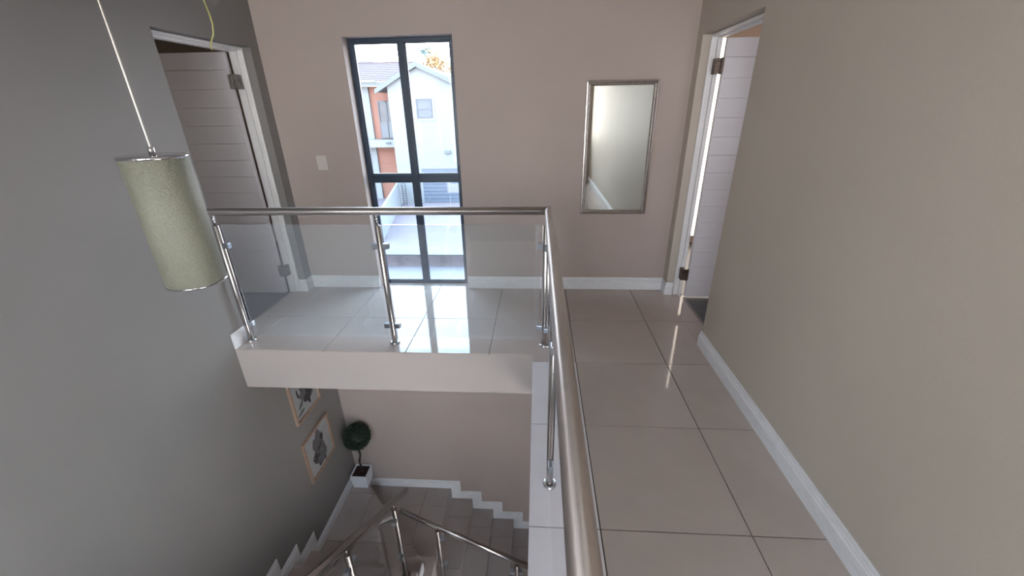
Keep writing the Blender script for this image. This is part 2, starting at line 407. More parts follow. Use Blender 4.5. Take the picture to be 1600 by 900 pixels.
# ---------------------------------------------------------------- doors
ZP = [.167, .297, .430, .562, .693, .824, .955, 1.088, 1.220, 1.352, 1.487, 1.62, 1.752, 1.884]
def door(name, s, xw, label, hinge_mat, hz, gap):
    """s=+1 the right doorway, -1 the left one; xw wall face"""
    d = thing(name, label, 'door', kind='structure')
    X = lambda t: xw+s*t
    bx = lambda mb, t0, t1, *r: mb.box(min(X(t0), X(t1)), max(X(t0), X(t1)), *r)
    # frame set back in the reveal: near and far jambs, head, quadrant beads
    f = MB(); je = .133 if s > 0 else gap-.007
    for y0, y1 in ((YN+.001, YN+.030), (YF-.030, YF-.001)):
        bx(f, .104, je, y0, y1, .001, HD-.001)
    bx(f, .104, je, YN+.030, YF-.030, HD-.034, HD-.001)
    f.build('door_frame', 'white', d, bevel=.002)
    f = MB()
    bx(f, .060, .104, YF-.020, YF-.001, .001, HD-.002); bx(f, .060, .104, YN+.001, YN+.020, .001, HD-.002)
    bx(f, .060, .104, YN+.020, YF-.020, HD-.022, HD-.002)
    f.build('architrave', 'white', d, bevel=.006)
    f = MB(); bx(f, .135, .150, YN+.031, YF-.031, -.004, .003)
    f.build('threshold', 'threshold', d, bevel=.001)
    # open leaf, at right angles to the wall, clad in horizontal boards
    y0, y1 = 1.046, 1.084
    g = gap
    f = MB(); bx(f, g, g+.80, y0+.006, y1, .012, 2.006); f.build('leaf', 'door', d, bevel=.004)
    zs = [.012]+ZP+[2.006]
    for k in range(len(zs)-1):
        f = MB(); bx(f, g+.001, g+.799, y0, y0+.006, zs[k]+.0015, zs[k+1]-.0015)
        f.build('plank', 'door', d, bevel=.002)
    for z in hz:
        h = MB(); bx(h, g-.062, g-(.002 if s > 0 else -.012), y0-.008, y0+.0, z-.05, z+.05)
        bx(h, g-.062, g-.034, y0, YF-.0295, z-.05, z+.05)
        ho = h.build('hinge', hinge_mat, d, bevel=.001)
        h = MB().tube([(X(g-.020), y0-.010, z-.054), (X(g-.020), y0-.010, z+.054)], .007, 10)
        h.build('hinge_pin', hinge_mat, ho)
    hd = MB(); bx(hd, g+.735, g+.757, y0-.008, y0-.0005, .93, 1.13)
    ho = hd.build('handle_plate', 'steel', d, bevel=.002)
    MB().tube([(X(g+.745), y0-.008, 1.07), (X(g+.745), y0-.05, 1.07), (X(g+.63), y0-.05, 1.07)], .009, 10).build('handle_lever', 'steel', ho)
    return d
door('door_2', 1, XR, 'open white boarded door in the right hand doorway beside the mirror', 'bronze', (1.829, .225), .149)
door('door_1', -1, XL, 'open white boarded door in the left hand doorway behind the lamp', 'pewter', (1.80, .235), .168)

# rooms beyond the doors
def room(xa, xb, lab, side, wallm):
    f = MB().box(xa, xb, -1.8, 2.8, -.1, -.004)
    fl = struct(f.build('floor', 'concrete'), 'dark floor slab of the room beyond the %s doorway' % lab, 'floor')
    n = 0; x = xa
    k = 0
    y = -1.8
    b = MB().box(min(xa, xb), max(xa, xb), -1.8, 2.8, -.004, .0)
    b.build('laminate', 'wood_floor', fl)
    b = MB()
    if side > 0: b.box(xb, xb+.1, -1.8, 2.8, -.1, 2.5)
    else: b.box(xa-.1, xa, -1.8, 2.8, -.1, 2.5)
    b.box(xa, xb, 2.7, 2.8, -.1, 2.5); b.box(xa, xb, -1.8, -1.7, -.1, 2.5); b.box(xa, xb, -1.8, 2.8, 2.5, 2.6)
    if side > 0: b.box(XR+.125, XR+.2, YW+.25, 2.8, -.1, 2.5); b.box(XR+.125, XR+.13, -1.8, YN, -.1, 2.5); b.box(XR+.125, XR+.13, YF, YW+.25, -.1, 2.5)
    else: b.box(XL-.2, XL-.125, YW+.25, 2.8, -.1, 2.5); b.box(XL-.13, XL-.125, -1.8, YN, -.1, 2.5); b.box(XL-.13, XL-.125, YF, YW+.25, -.1, 2.5)
    struct(b.build('wall_%s_room' % lab, wallm), 'warm painted walls of the room beyond the %s doorway' % lab, 'wall')
room(.450, 3.0, 'right', 1, 'room_wall')
room(-5.6, -3.221, 'left', -1, 'room_wall')

# ---------------------------------------------------------------- window
win = thing('window_1', 'tall dark framed four pane window overlooking the white house', 'window', kind='structure')
y0, y1 = 1.335, 1.395
f = MB().box(WX0+.001, WX0+.038, y0, y1, .001, WZ1-.001).box(WX1-.038, WX1-.001, y0, y1, .001, WZ1-.001) \
    .box(WX0+.038, WX1-.038, y0, y1, WZ1-.032, WZ1-.001).box(WX0+.038, WX1-.038, y0, y1, .001, .026)
f.build('window_frame', 'aluminium', win, bevel=.002)
xm = -1.962
MB().box(xm-.026, xm+.026, y0-.004, y1, .026, WZ1-.032).build('mullion', 'aluminium', win, bevel=.002)
for xa, xb in ((WX0+.038, xm-.026), (xm+.026, WX1-.038)):
    MB().box(xa, xb, y0, y1, .990, 1.052).build('transom', 'aluminium', win, bevel=.002)
# stepped glazing beads
f = MB()
panes = []
for xa, xb in ((WX0+.038, xm-.026), (xm+.026, WX1-.038)):
    for za, zb in ((.026, .990), (1.052, WZ1-.032)):
        f.box(xa, xa+.010, y0+.012, y0+.030, za, zb).box(xb-.010, xb, y0+.012, y0+.030, za, zb)
        f.box(xa+.010, xb-.010, y0+.012, y0+.030, za, za+.010).box(xa+.010, xb-.010, y0+.012, y0+.030, zb-.010, zb)
        panes.append((xa+.004, xb-.004, za+.004, zb-.004))
f.build('glazing_bead', 'aluminium', win)
for xa, xb, za, zb in panes: MB().box(xa, xb, y0+.031, y0+.036, za, zb).build('pane', 'wglass', win)
# windows added behind the viewer to let in fill light
for nm, xa, xb, za, zb in (('added_window_2', -2.85, -1.15, .4, 2.3), ('added_window_3', -.6, .1, .9, 2.2)):
    wv = thing(nm, 'added dark framed window in the unseen wall behind the viewer, %s' % {'added_window_2': 'over the stairs', 'added_window_3': 'at the end of the corridor'}[nm], 'window', kind='structure')
    f = MB().box(xa+.001, xa+.045, YB-.1, YB-.05, za+.001, zb-.001).box(xb-.045, xb-.001, YB-.1, YB-.05, za+.001, zb-.001) \
        .box(xa+.045, xb-.045, YB-.1, YB-.05, zb-.045, zb-.001).box(xa+.045, xb-.045, YB-.1, YB-.05, za+.001, za+.045)
    f.build('window_frame', 'aluminium', wv)
    MB().box(xa+.045, xb-.045, YB-.08, YB-.074, za+.045, zb-.045).build('pane', 'wglass', wv)

wv = thing('added_window_4', 'added dark framed ground storey window in the right wall below the corridor', 'window', kind='structure')  # unseen window added around the lower fill light
f = MB().box(XR+.04, XR+.09, -3.549, -3.505, -3.349, -.951).box(XR+.04, XR+.09, -1.895, -1.851, -3.349, -.951) \
    .box(XR+.04, XR+.09, -3.505, -1.895, -.995, -.951).box(XR+.04, XR+.09, -3.505, -1.895, -3.349, -3.305)
f.build('window_frame', 'aluminium', wv)
MB().box(XR+.06, XR+.066, -3.505, -1.895, -3.305, -.995).build('pane', 'wglass', wv)

# ---------------------------------------------------------------- upper balustrade
YR, XRL, ZR, RR = .210, -.797, .985, .0255
bal = thing('balustrade', 'stainless steel and glass balustrade guarding the upper landing and corridor', 'balustrade')
arc = [(XRL+.0-.0, YR, ZR)]
b = MB().tube([(XL+.006, YR, ZR), (XL+.012, YR, ZR), (XRL+RR*.6, YR, ZR)], [RR*.8, RR, RR], 28)
b.build('handrail', 'steel_x', bal, smooth=True)
b = MB().tube([(XRL, YR+RR, ZR), (XRL, -3.10, ZR)], RR, 28)
b.build('handrail', 'steel_y', bal, smooth=True)
def post(x, y, z, top, parent, rail_z, r=.0205, fl=.036, mt='steel', m2='chrome'):
    p = MB().lathe([(r*.98, z+.012), (r, z+.016), (r, top-.003), (r*.85, top)], x, y, 24).build('post', mt, parent, smooth=True)
    MB().lathe([(fl*.97, z+.0002), (fl, z+.002), (fl, z+.009), (fl*.86, z+.014), (r+.002, z+.015), (r+.002, z+.0125)], x, y, 32).build('flange', m2, p, smooth=True)
    MB().lathe([(.0085, top-.002), (.0085, rail_z)], x, y, 14).build('rod', m2, p, smooth=True)
    return p
def clamp(p, x, y, z, dx, dy):
    """block reaching from the post towards the pane"""
    L = .058
    if dx: b = MB().box(min(x+dx*.016, x+dx*L), max(x+dx*.016, x+dx*L), y-.017, y+.017, z-.019, z+.019)
    else: b = MB().box(x-.017, x+.017, min(y+dy*.016, y+dy*L), max(y+dy*.016, y+dy*L), z-.019, z+.019)
    b.build('clamp', 'clamp', p, bevel=.004)
px_ = [-3.026, -1.914, -.812]
for k, x in enumerate(px_):
    p = post(x, YR if k < 2 else YR-.002, 0, .893, bal, ZR-RR*.7)
    for z in (.75, .148):
        if k > 0: clamp(p, x, YR, z, -1, 0)
        if k < 2: clamp(p, x, YR, z, 1, 0)
        if k == 2: clamp(p, x+.010, YR, z, 0, -1)
for y in (-.990, -2.190, -3.02):
    p = post(XRL, y, 0, .893, bal, ZR-RR*.7)
    for z in (.75, .148):
        clamp(p, XRL, y, z, 0, 1)
        if y > -3: clamp(p, XRL, y, z, 0, -1)
for xa, xb in ((-2.985, -1.952), (-1.876, -.850)):
    MB().box(xa, xb, YR-.005, YR+.005, .048, .897).build('glass_panel', 'pglass', bal)
for ya, yb in ((.170, -.952), (-1.028, -2.152), (-2.228, -2.982)):
    MB().box(XRL-.005, XRL+.005, yb, ya, .048, .897).build('glass_panel', 'pglass', bal)

# ---------------------------------------------------------------- staircase
st = thing('staircase', 'beige tiled dog-leg staircase with a split half landing below', 'staircase', kind='structure')
XS = -1.912                      # open edge of the first flight
RS, GO = .1690, .245
N1 = 14
yr = lambda n: .155-GO*(n-1)     # far edge of tread n (n=1 is one riser above the upper half of the landing)
zt = lambda n: Z1+.170*n if n < 14 else -.169
TT = .012
# concrete body of flight one: stepped top, sloping soffit
poly = [(yr(1), Z0-.3)]
poly.append((yr(1), zt(1)-TT))
for n in range(1, N1+1):
    poly.append((yr(n+1), zt(n)-TT))
    if n < N1: poly.append((yr(n+1), zt(n+1)-TT))
poly.append((yr(N1+1), zt(N1)-.35))
# split in quads to stay planar
b = MB()
soff = lambda y: (Z0-.30)+( (zt(N1)-.35)-(Z0-.30))*((yr(1)-y)/(yr(1)-yr(N1+1)))
for n in range(1, N1+1):
    b.prism([(yr(n), soff(yr(n))), (yr(n), zt(n)-TT), (yr(n+1), zt(n)-TT), (yr(n+1), soff(yr(n+1)))],
            lambda u, v, t: (t, u, v), XL+.001, XS)
b.box(XS, -1.825, yr(1)-.25, yr(1), Z0-.3, zt(1)-TT)
b.build('flight_body', 'fascia', st)
for n in range(1, N1+1):
    for q in cells([(XL+.001, yr(n+1)+.001), (XS if n > 1 else -1.82, yr(n+1)+.001), (XS if n > 1 else -1.82, yr(n)+.008), (XL+.001, yr(n)+.008)], [-2.76, -2.2], [], .003):
        put_tile(q, zt(n), TT, 'stair_tile', st, 'tread_tile')
    zl = Z1 if n == 1 else zt(n-1)
    for q in cells([(XL+.001, zl), (XS, zl), (XS, zt(n)-TT), (XL+.001, zt(n)-TT)], [-2.76, -2.2], [], .003):
        MB().prism(q, lambda u, v, t: (u, t, v), yr(n), yr(n)+.007).build('riser_tile', 'stair_tile', st)
# half landing: lower half and raised corner half
ytop = YW-.001
MB().box(XL+.001, XS, .155, ytop, Z0-.3, Z0-TT).build('landing_slab', 'stair_grout', st)
xs2, ys2 = [-2.8, -2.2], [.37, .97]
low = [(XL+.001, .163), (XS, .163), (XS, ytop), (XL+.001, ytop)]
dg = [(-1.918, .163), (-3.006, ytop)]
a, c_ = (ytop-.163), (-1.918+3.006)      # half plane through the diagonal
cc = a*dg[0][0]+c_*dg[0][1]
lowp = clip(low, -a, -c_, -cc)
for q in cells(lowp, xs2, ys2, .005): put_tile(q, Z0, TT, 'stair_tile', st, 'landing_tile')
upp = clip(low, a, c_, cc)
MB().prism(upp, lambda u, v, t: (u, v, t), Z0-TT, Z1-TT).build('raised_landing', 'stair_tile', st)
for q in cells(upp, [-2.765], [.385, .965], .005): put_tile(q, Z1, TT, 'stair_tile', st, 'landing_tile')
# flight two going down towards the right
x2 = lambda k: -1.911+.2545*(k-1)       # nosing x where tread k begins
z2 = lambda k: Z0-.168*k
YI = -.02
b = MB()
for k in range(1, 6): b.box(x2(k), x2(k+1), YI, ytop, ZG-.09, z2(k)-TT)
b.build('flight_body', 'fascia', st)
for k in range(1, 7):
    zt_ = (Z0 if k == 1 else z2(k-1))-TT
    for q in cells([(YI, z2(k)), (ytop, z2(k)), (ytop, zt_), (YI, zt_)], [.37, .97], [], .003):
        MB().prism(q, lambda u, v, t: (t, u, v), x2(k)-.0, x2(k)+.007).build('riser_tile', 'stair_tile', st)
    if k < 6:
        for q in cells([(x2(k)+.007, YI), (x2(k+1)+.008, YI), (x2(k+1)+.008, ytop), (x2(k)+.007, ytop)], [], [.37, .97], .003):
            put_tile(q, z2(k), TT, 'stair_tile', st, 'tread_tile')
for q in cells([(x2(6)+.008, YB+.001), (XR-.001, YB+.001), (XR-.001, ytop), (x2(6)+.008, ytop)], [-.35, .0], ys, .003):
    put_tile(q, ZG, TT, 'stair_tile', st, 'floor_tile')
MB().box(XS+.01, x2(6), YB+.001, YI-.001, ZG-.09, ZG).build('ground_floor', 'stair_tile', st)
MB().box(XL+.001, XS, yr(1)-.25, yr(1), ZG-.09, Z0-.31).build('under_wall', 'fascia', st)

# stepped skirtings of the stairs
def step_skirt(pts, s, fn, name, label):
    """pts: stair outline (u,v) ; offset by d up and s*d along u"""
    b = MB()
    for d0, d1, th in ((0, .080, .015), (.080, .098, .0115), (.098, .116, .007)):
        A = [(p[0]+s*d0, p[1]+d0) for p in pts]; B_ = [(p[0]+s*d1, p[1]+d1) for p in pts]
        A[0] = (pts[0][0], pts[0][1]+d0); B_[0] = (pts[0][0], pts[0][1]+d1)
        A[-1] = (pts[-1][0], pts[-1][1]+d0); B_[-1] = (pts[-1][0], pts[-1][1]+d1)
        for i in range(len(pts)-1):
            b.prism([A[i], A[i+1], B_[i+1], B_[i]], fn, .0006, th)
    return struct(b.build(name, 'skirt'), label, 'skirting board')
pts = [(YW-.002, Z1+e)]
for n in range(1, N1+1):
    pts += [(yr(n)+.008, (Z1 if n == 1 else zt(n-1))+e), (yr(n)+.008, zt(n)+e)]
pts.append((yr(N1+1)+.01, zt(N1)+e))
step_skirt(pts, 1, lambda u, v, t: (XL+t, u, v), 'trim_3', 'white stepped skirting climbing the left wall beside the upper flight')
pts = [(XL+.02, Z0+e), ]
for k in range(1, 7):
    pts += [(x2(k)+.008, (Z0 if k == 1 else z2(k-1))+e), (x2(k)+.008, z2(k)+e)]
pts.append((XR-.01, z2(6)+e))
step_skirt(pts, 1, lambda u, v, t: (u, YW-t, v), 'trim_4', 'white stepped skirting descending the wall beside the lower flight')
# little skirt tooth on the open side of the upper flight
b = MB().prism([(yr(2)+.010, zt(1)+.001), (yr(2)+.125, zt(1)+.001), (yr(2)+.125, zt(1)+.10), (yr(2)+.010, zt(1)+.10)], lambda u, v, t: (t, u, v), XS+.001, XS+.014)
struct(b.build('trim_5', 'skirt'), 'small skirting end on the open side of the upper flight', 'skirting board')

# balustrade of the upper flight
s1 = thing('stair_balustrade', 'sloping steel and glass balustrade of the upper flight, left of the two below', 'balustrade')
X1 = -2.0
rz = lambda y: -1.451+(.126-y)*.705
b = MB().tube([(X1, .150, rz(.150)), (X1, -2.95, rz(-2.95))], .025, 24); b.build('handrail', 'stair_rail', s1, smooth=True)
pys = [(-.118, 2), (-.800, 4), (-1.50, 7), (-2.25, 10), (-2.95, 13)]
for i, (y, n) in enumerate(pys):
    top = rz(y)-.075
    p = post(X1, y, zt(n), top, s1, rz(y)-.018, mt='stair_steel', m2='stair_steel')
    if i < len(pys)-1:
        for dz in (.11, .55): clamp(p, X1, y, top-dz, 0, -1)
    if i: 
        for dz in (.11, .55): clamp(p, X1, y, top-dz, 0, 1)
    if i:
        ya, yb = pys[i-1][0]-.038, y+.038
        MB().prism([(ya, rz(ya)-.085), (yb, rz(yb)-.085), (yb, rz(yb)-.72), (ya, rz(ya)-.72)], lambda u, v, t: (t, u, v), X1-.005, X1+.005).build('glass_panel', 'sglass', s1)
# balustrade of the lower flight
s2 = thing('stair_balustrade', 'sloping steel and glass balustrade of the lower flight, right of the two below', 'balustrade')
Y2 = .06
rx = lambda x: -1.600-(x+2.037)*.609
b = MB().tube([(-2.040, Y2, rx(-2.040)), (-.62, Y2, rx(-.62))], .024, 24); b.build('handrail', 'stair_rail', s2, smooth=True)
pxs = [(-1.732, 1), (-1.034, 4), (-.70, 5)]
for i, (x, k) in enumerate(pxs):
    top = rx(x)-.055
    p = post(x, Y2, z2(k), top, s2, rx(x)-.018, mt='stair_steel', m2='stair_steel')
    for dz in (.10, .46):
        if i < 2: clamp(p, x, Y2, top-dz, 1, 0)
        if i: clamp(p, x, Y2, top-dz, -1, 0)
    if i:
        xa, xb = pxs[i-1][0]+.038, x-.038
        MB().prism([(xa, rx(xa)-.085), (xb, rx(xb)-.085), (xb, rx(xb)-.72), (xa, rx(xa)-.72)], lambda u, v, t: (u, t, v), Y2-.005, Y2+.005).build('glass_panel', 'sglass', s2)

# ---------------------------------------------------------------- pendant lamp
LX, LY = -2.335, -.80
lamp = thing('pendant_lamp', 'long cream crackle glass cylinder pendant lamp hanging over the stair void', 'lamp')
LR, LB, LT = .110, .918, 1.436
MB().lathe([(LR-.004, LB+.004), (LR, LB+.006), (LR, LT-.008), (LR-.004, LT-.006)], LX, LY, 48).build('lamp_shade', 'shade', lamp, smooth=True)
MB().lathe([(LR-.008, LT-.009), (LR+.003, LT-.008), (LR+.004, LT-.002), (LR+.002, LT+.003), (LR-.006, LT+.004), (.02, LT+.004)], LX, LY, 48).build('top_cap', 'chrome', lamp, smooth=True)
MB().lathe([(LR-.010, LB-.001), (LR+.002, LB-.002), (LR+.003, LB+.002), (LR+.002, LB+.007), (LR-.010, LB+.006)], LX, LY, 48).build('bottom_ring', 'chrome', lamp, smooth=True)
MB().lathe([(.011, LT+.004), (.011, LT+.030), (.007, LT+.034)], LX, LY, 16).build('cord_grip', 'chrome', lamp, smooth=True)
MB().tube([(LX, LY, LT+.03), (LX+.002, LY, ZC-.03)], .0030, 8).build('cord', 'cord', lamp)
MB().lathe([(.05, ZC-.0005), (.05, ZC-.02), (.02, ZC-.035)], LX, LY, 24).build('ceiling_rose', 'chrome', lamp, smooth=True)

pts = [(-2.53, 0, ZC-.0005), (-2.535, 0, 2.30), (-2.545, 0, 2.16), (-2.538, 0, 2.099), (-2.527, 0, 2.04), (-2.524, 0, 1.995), (-2.535, 0, 1.95), (-2.560, 0, 1.915), (-2.566, 0, 1.90), (-2.565, 0, 1.883)]
tag(MB().tube(pts, .0038, 8).build('hanging_cable', 'cable', smooth=True), 'thin yellow green cable end dangling from the ceiling in front of the left doorway', 'cable')

# ---------------------------------------------------------------- mirror on the front wall
mr = thing('wall_mirror', 'tall rectangular mirror in a beaded silver frame on the beige wall', 'mirror')
mx0, mx1, mz0, mz1 = -.497, .058, .720, 1.764
def frame_ring(x0, x1, z0, z1, prof, plane):
    """prof: list of (inset, depth) mitred round the rectangle"""
    b = MB(); n = len(prof)
    cs = [lambda i: (x0+i, z0+i), lambda i: (x1-i, z0+i), lambda i: (x1-i, z1-i), lambda i: (x0+i, z1-i)]
    for c in cs:
        for i, d in prof:
            u, v = c(i); b.v.append(plane(u, v, d))
    for k in range(4):
        for j in range(n):
            j2 = (j+1) % n; k2 = (k+1) % 4
            b.f.append((k*n+j, k*n+j2, k2*n+j2, k2*n+j))
    return b
pf = [(0, 0), (0, .020), (.004, .026), (.012, .028), (.018, .022), (.022, .016), (.030, .019), (.036, .014), (.038, .008), (.038, 0)]
pl = lambda u, v, d: (u, YW-.001-d, v)
fr = frame_ring(mx0, mx1, mz0, mz1, pf, pl).build('frame', 'silver', mr)
bd = MB()
def bead(cx, cz):
    i = len(bd.v); r = .0042
    bd.v += [(cx-r, YW-.019, cz), (cx+r, YW-.019, cz), (cx, YW-.019, cz-r), (cx, YW-.019, cz+r), (cx, YW-.0255, cz)]
    bd.f += [(i, i+2, i+4), (i+2, i+1, i+4), (i+1, i+3, i+4), (i+3, i, i+4), (i, i+3, i+1, i+2)]
n = 58
for k in range(n):
    z = mz0+.032+(mz1-mz0-.064)*k/(n-1)
    bead(mx0+.0295, z); bead(mx1-.0295, z)
for k in range(28):
    x = mx0+.032+(mx1-mx0-.064)*k/27
    bead(x, mz0+.0295); bead(x, mz1-.0295)
tag(bd.build('beading', 'silver', fr), kind='stuff')
MB().box(mx0+.036, mx1-.036, YW-.010, YW-.002, mz0+.036, mz1-.036).build('mirror_glass', 'mirror', mr)

# light switch
sw = thing('light_switch', 'small pale light switch plate on the beige wall left of the window', 'switch')
MB().box(-2.780, -2.692, YW-.009, YW-.0005, 1.113, 1.234).build('plate', 'plastic', sw, bevel=.003)
MB().box(-2.757, -2.715, YW-.013, YW-.009, 1.145, 1.202).build('rocker', 'plastic', sw, bevel=.002)

# ---------------------------------------------------------------- pictures on the left wall below
def picture(ya, yb, za, zb, label, art):
    p = thing('framed_drawing', label, 'picture', 'framed drawings on the left wall')
    pl = lambda u, v, d: (XL+.001+d, u, v)
    frame_ring(ya, yb, za, zb, [(0, 0), (0, .026), (.020, .026), (.022, .012), (.022, 0)], pl).build('frame', 'oak', p)
    MB().box(XL+.001, XL+.010, ya+.020, yb-.020, za+.020, zb-.020).build('paper', 'paper', p)
    for name, mt, blobs in art:
        b = MB()
        for (cy, cz, ry, rz_, rot) in blobs:
            pol = []
            for q in range(18):
                a = 2*PI*q/18; r = 1+.13*math.sin(3*a+cy*40)+.08*math.sin(7*a+cz*30)
                u, v = ry*r*math.cos(a), rz_*r*math.sin(a)
                pol.append((ya+(yb-ya)*cy+u*math.cos(rot)-v*math.sin(rot), za+(zb-za)*cz+u*math.sin(rot)+v*math.cos(rot)))
            b.prism(pol, lambda u, v, t: (XL+t, u, v), .010, .0112+.0003*random.random())
        b.build(name, mt, p)
art1 = [('wash_figure', 'ink2', [(.50, .62, .10, .085, .2), (.42, .38, .085, .10, -.1), (.60, .40, .06, .11, .3), (.55, .80, .045, .05, 0), (.47, .24, .08, .04, 0), (.60, .22, .03, .08, .2)]),
        ('ink_figure', 'ink', [(.40, .63, .03, .075, .1), (.63, .60, .025, .07, -.3), (.54, .83, .035, .022, 0), (.36, .36, .045, .05, 0), (.42, .19, .018, .055, 0), (.57, .30, .02, .10, .2), (.50, .13, .07, .012, .1), (.52, .50, .05, .018, .5)])]
picture(.440, .912, -1.782, -1.290, 'light oak framed charcoal drawing, the lower one, left of the topiary', art1)
art2 = [('wash_figure', 'ink2', [(.60, .45, .11, .10, .2), (.55, .68, .08, .09, .1), (.30, .30, .05, .02, .6), (.25, .15, .06, .015, .2)]),
        ('ink_figure', 'ink', [(.66, .42, .045, .08, .1), (.52, .33, .05, .03, .8), (.60, .24, .022, .05, .2), (.50, .55, .03, .06, .2), (.27, .55, .012, .05, .1)])]
picture(.462, .885, -1.076, -.585, 'light oak framed charcoal drawing, the upper one, partly hidden by the landing edge', art2)

# ---------------------------------------------------------------- topiary
tp = thing('potted_topiary', 'clipped ball topiary in a square white pot in the stair landing corner', 'plant')
px0, px1, py0, py1 = -3.040, -2.850, 1.032, 1.218
zb, zp = Z1+.0005, -2.352
b = MB()
def fr4(x0, x1, y0, y1, z): return [(x0, y0, z), (x1, y0, z), (x1, y1, z), (x0, y1, z)]
t = .009
rings = [fr4(px0+t, px1-t, py0+t, py1-t, zb), fr4(px0-.002, px1+.002, py0-.002, py1+.002, zp),
         fr4(px0+.010, px1-.010, py0+.010, py1-.010, zp), fr4(px0+.012, px1-.012, py0+.012, py1-.012, zp-.05)]
for r in rings: b.v += r
for k in range(3):
    for j in range(4):
        b.f.append((k*4+j, k*4+(j+1) % 4, k*4+4+(j+1) % 4, k*4+4+j))
b.f += [(3, 2, 1, 0), (12, 13, 14, 15)]
b.build('pot', 'pot', tp)
MB().box(px0+.011, px1-.011, py0+.011, py1-.011, zp-.04, zp-.012).build('soil', 'soil', tp)
cx, cy, cz, rb = -2.880, 1.080, -1.778, .150
st_pts = []
for k in range(15):
    q = k/14
    st_pts.append((-2.930+.05*q+.010*math.sin(q*14), 1.13-.05*q+.010*math.cos(q*14)-.01, zp-.02+(cz+.02-zp)*q))
MB().tube(st_pts, [.014-.004*math.sin(k*1.2)**2 for k in range(15)], 10).build('trunk', 'bark', tp, smooth=True)
bm = bmesh.new(); bmesh.ops.create_icosphere(bm, subdivisions=3, radius=rb*.84)
for v_ in bm.verts: v_.co += Vector((cx, cy, cz))
me = bpy.data.meshes.new('foliage_core'); bm.to_mesh(me); bm.free(); me.materials.append(M['leaf'])
o = bpy.data.objects.new('foliage_core', me); COL.objects.link(o); o.parent = tp
b = MB()
for k in range(2600):
    z = 1-2*(k+.5)/2600; a = k*2.399963; r = math.sqrt(1-z*z)
    nrm = Vector((r*math.cos(a), r*math.sin(a), z))
    d = (nrm+Vector((random.uniform(-.6, .6), random.uniform(-.6, .6), random.uniform(-.6, .6)))).normalized()
    c = Vector((cx, cy, cz))+nrm*rb*random.uniform(.80, .96)
    tgt = d.cross(Vector((random.uniform(-1, 1), random.uniform(-1, 1), random.uniform(-1, 1)))).normalized()
    L = random.uniform(.012, .020); W = L*.42
    b.quad(tuple(c), tuple(c+d*L*.5+tgt*W), tuple(c+d*L), tuple(c+d*L*.5-tgt*W))
tag(b.build('foliage', 'leaf', tp), kind='stuff')

# ---------------------------------------------------------------- outdoors: roof deck just outside
dk = thing('roof_deck', 'low flat roof with membrane upstand just outside the window', 'roof')
MB().box(-4.2, .4, 1.487, 2.15, -.30, -.12).build('deck', 'deck', dk)
MB().box(-4.2, .4, 2.15, 2.42, -.55, .004).build('parapet', 'coping', dk)
b = MB(); nx = 90
for i in range(nx+1):
    x = -4.2+4.6*i/nx
    for j, (zz) in enumerate((-.119, -.08, -.04, 0.000, .006)):
        yy = 2.149-.006-(.010*math.sin(x*31+j*1.9)+.007*math.sin(x*67-j*2.3))*(1 if j < 4 else .3)-(.02 if j == 0 else 0)
        b.v.append((x, yy, zz))
for i in range(nx):
    for j in range(4):
        k = i*5+j; b.f.append((k, k+5, k+6, k+1))
b.build('membrane', 'membrane', dk, smooth=True)
MB().box(-4.2, .4, 2.135, 2.44, .006, .022).build('coping', 'coping', dk)

gr = MB().box(-60, 60, 2.6, 120, ZG-.1, -3.6).build('ground', 'paving')
tag(gr, 'pale paved yard and driveway in front of the white house', 'ground', kind='structure')

# ---------------------------------------------------------------- outdoors: house
YH = 22.0
hs = thing('house', 'white gabled two storey house with terracotta panels seen through the window', 'house')
gx0, gx1, pk, zpk, zev = -9.12, -3.3, -7.376, 3.62, 2.80
gxr = -3.6
sl, sr = (3.887-2.98)/(9.07-7.376), (3.887-3.03)/(7.376-5.5)
zl_, zr_ = 3.70-sl*(7.376-9.12)*-1, 3.70-sr*(-3.6+7.376)
MB().prism([(gx0, -3.6), (gxr, -3.6), (gxr, zr_), (pk, 3.66), (gx0, zl_)], lambda u, v, t: (u, t, v), YH, YH+7).build('gable_wall', 'h_white', hs)
# gable roof with white barge boards
def slope(x0, z0, x1, z1, th, ya, yb, name, mt):
    MB().prism([(x0, z0), (x1, z1), (x1, z1-th), (x0, z0-th)], lambda u, v, t: (u, t, v), ya, yb).build(name, mt, hs)
xl, xr_ = -9.75, -3.2
zl2, zr2 = 3.90-sl*(9.75-7.376), 3.90-sr*(7.376-3.2)
slope(xl, zl2, pk, 3.90, .24, YH-.26, YH-.20, 'barge_board', 'h_fascia'); slope(pk, 3.90, xr_, zr2, .24, YH-.26, YH-.20, 'barge_board', 'h_fascia')
slope(xl, zl2, pk, 3.88, .14, YH-.20, YH+7.3, 'roof_slope', 'h_fascia'); slope(pk, 3.88, xr_, zr2, .14, YH-.20, YH+7.3, 'roof_slope', 'h_fascia')
# gable window
f = MB().box(-7.72, -6.58, YH-.03, YH+.0, 1.00, 1.10).box(-7.72, -6.58, YH-.03, YH, 2.12, 2.22).box(-7.72, -7.60, YH-.03, YH, 1.10, 2.12).box(-6.70, -6.58, YH-.03, YH, 1.10, 2.12)
wd = f.build('window_surround', 'h_surround', hs)
MB().box(-7.56, -6.74, YH-.02, YH-.001, 1.15, 2.08).build('pane', 'h_pale_glass', wd)
MB().box(-7.57, -6.73, YH-.04, YH-.02, 2.03, 2.09).box(-7.57, -7.51, YH-.04, YH-.02, 1.15, 2.03).box(-6.79, -6.73, YH-.04, YH-.02, 1.15, 2.03).box(-7.51, -6.79, YH-.04, YH-.02, 1.55, 1.62).box(-7.51, -6.79, YH-.04, YH-.02, 1.15, 1.19).build('window_bars', 'h_frame', wd)
MB().box(-6.19, -5.87, YH-.16, YH-.001, -.76, -.59).build('wall_light', 'h_fascia', hs, bevel=.02)
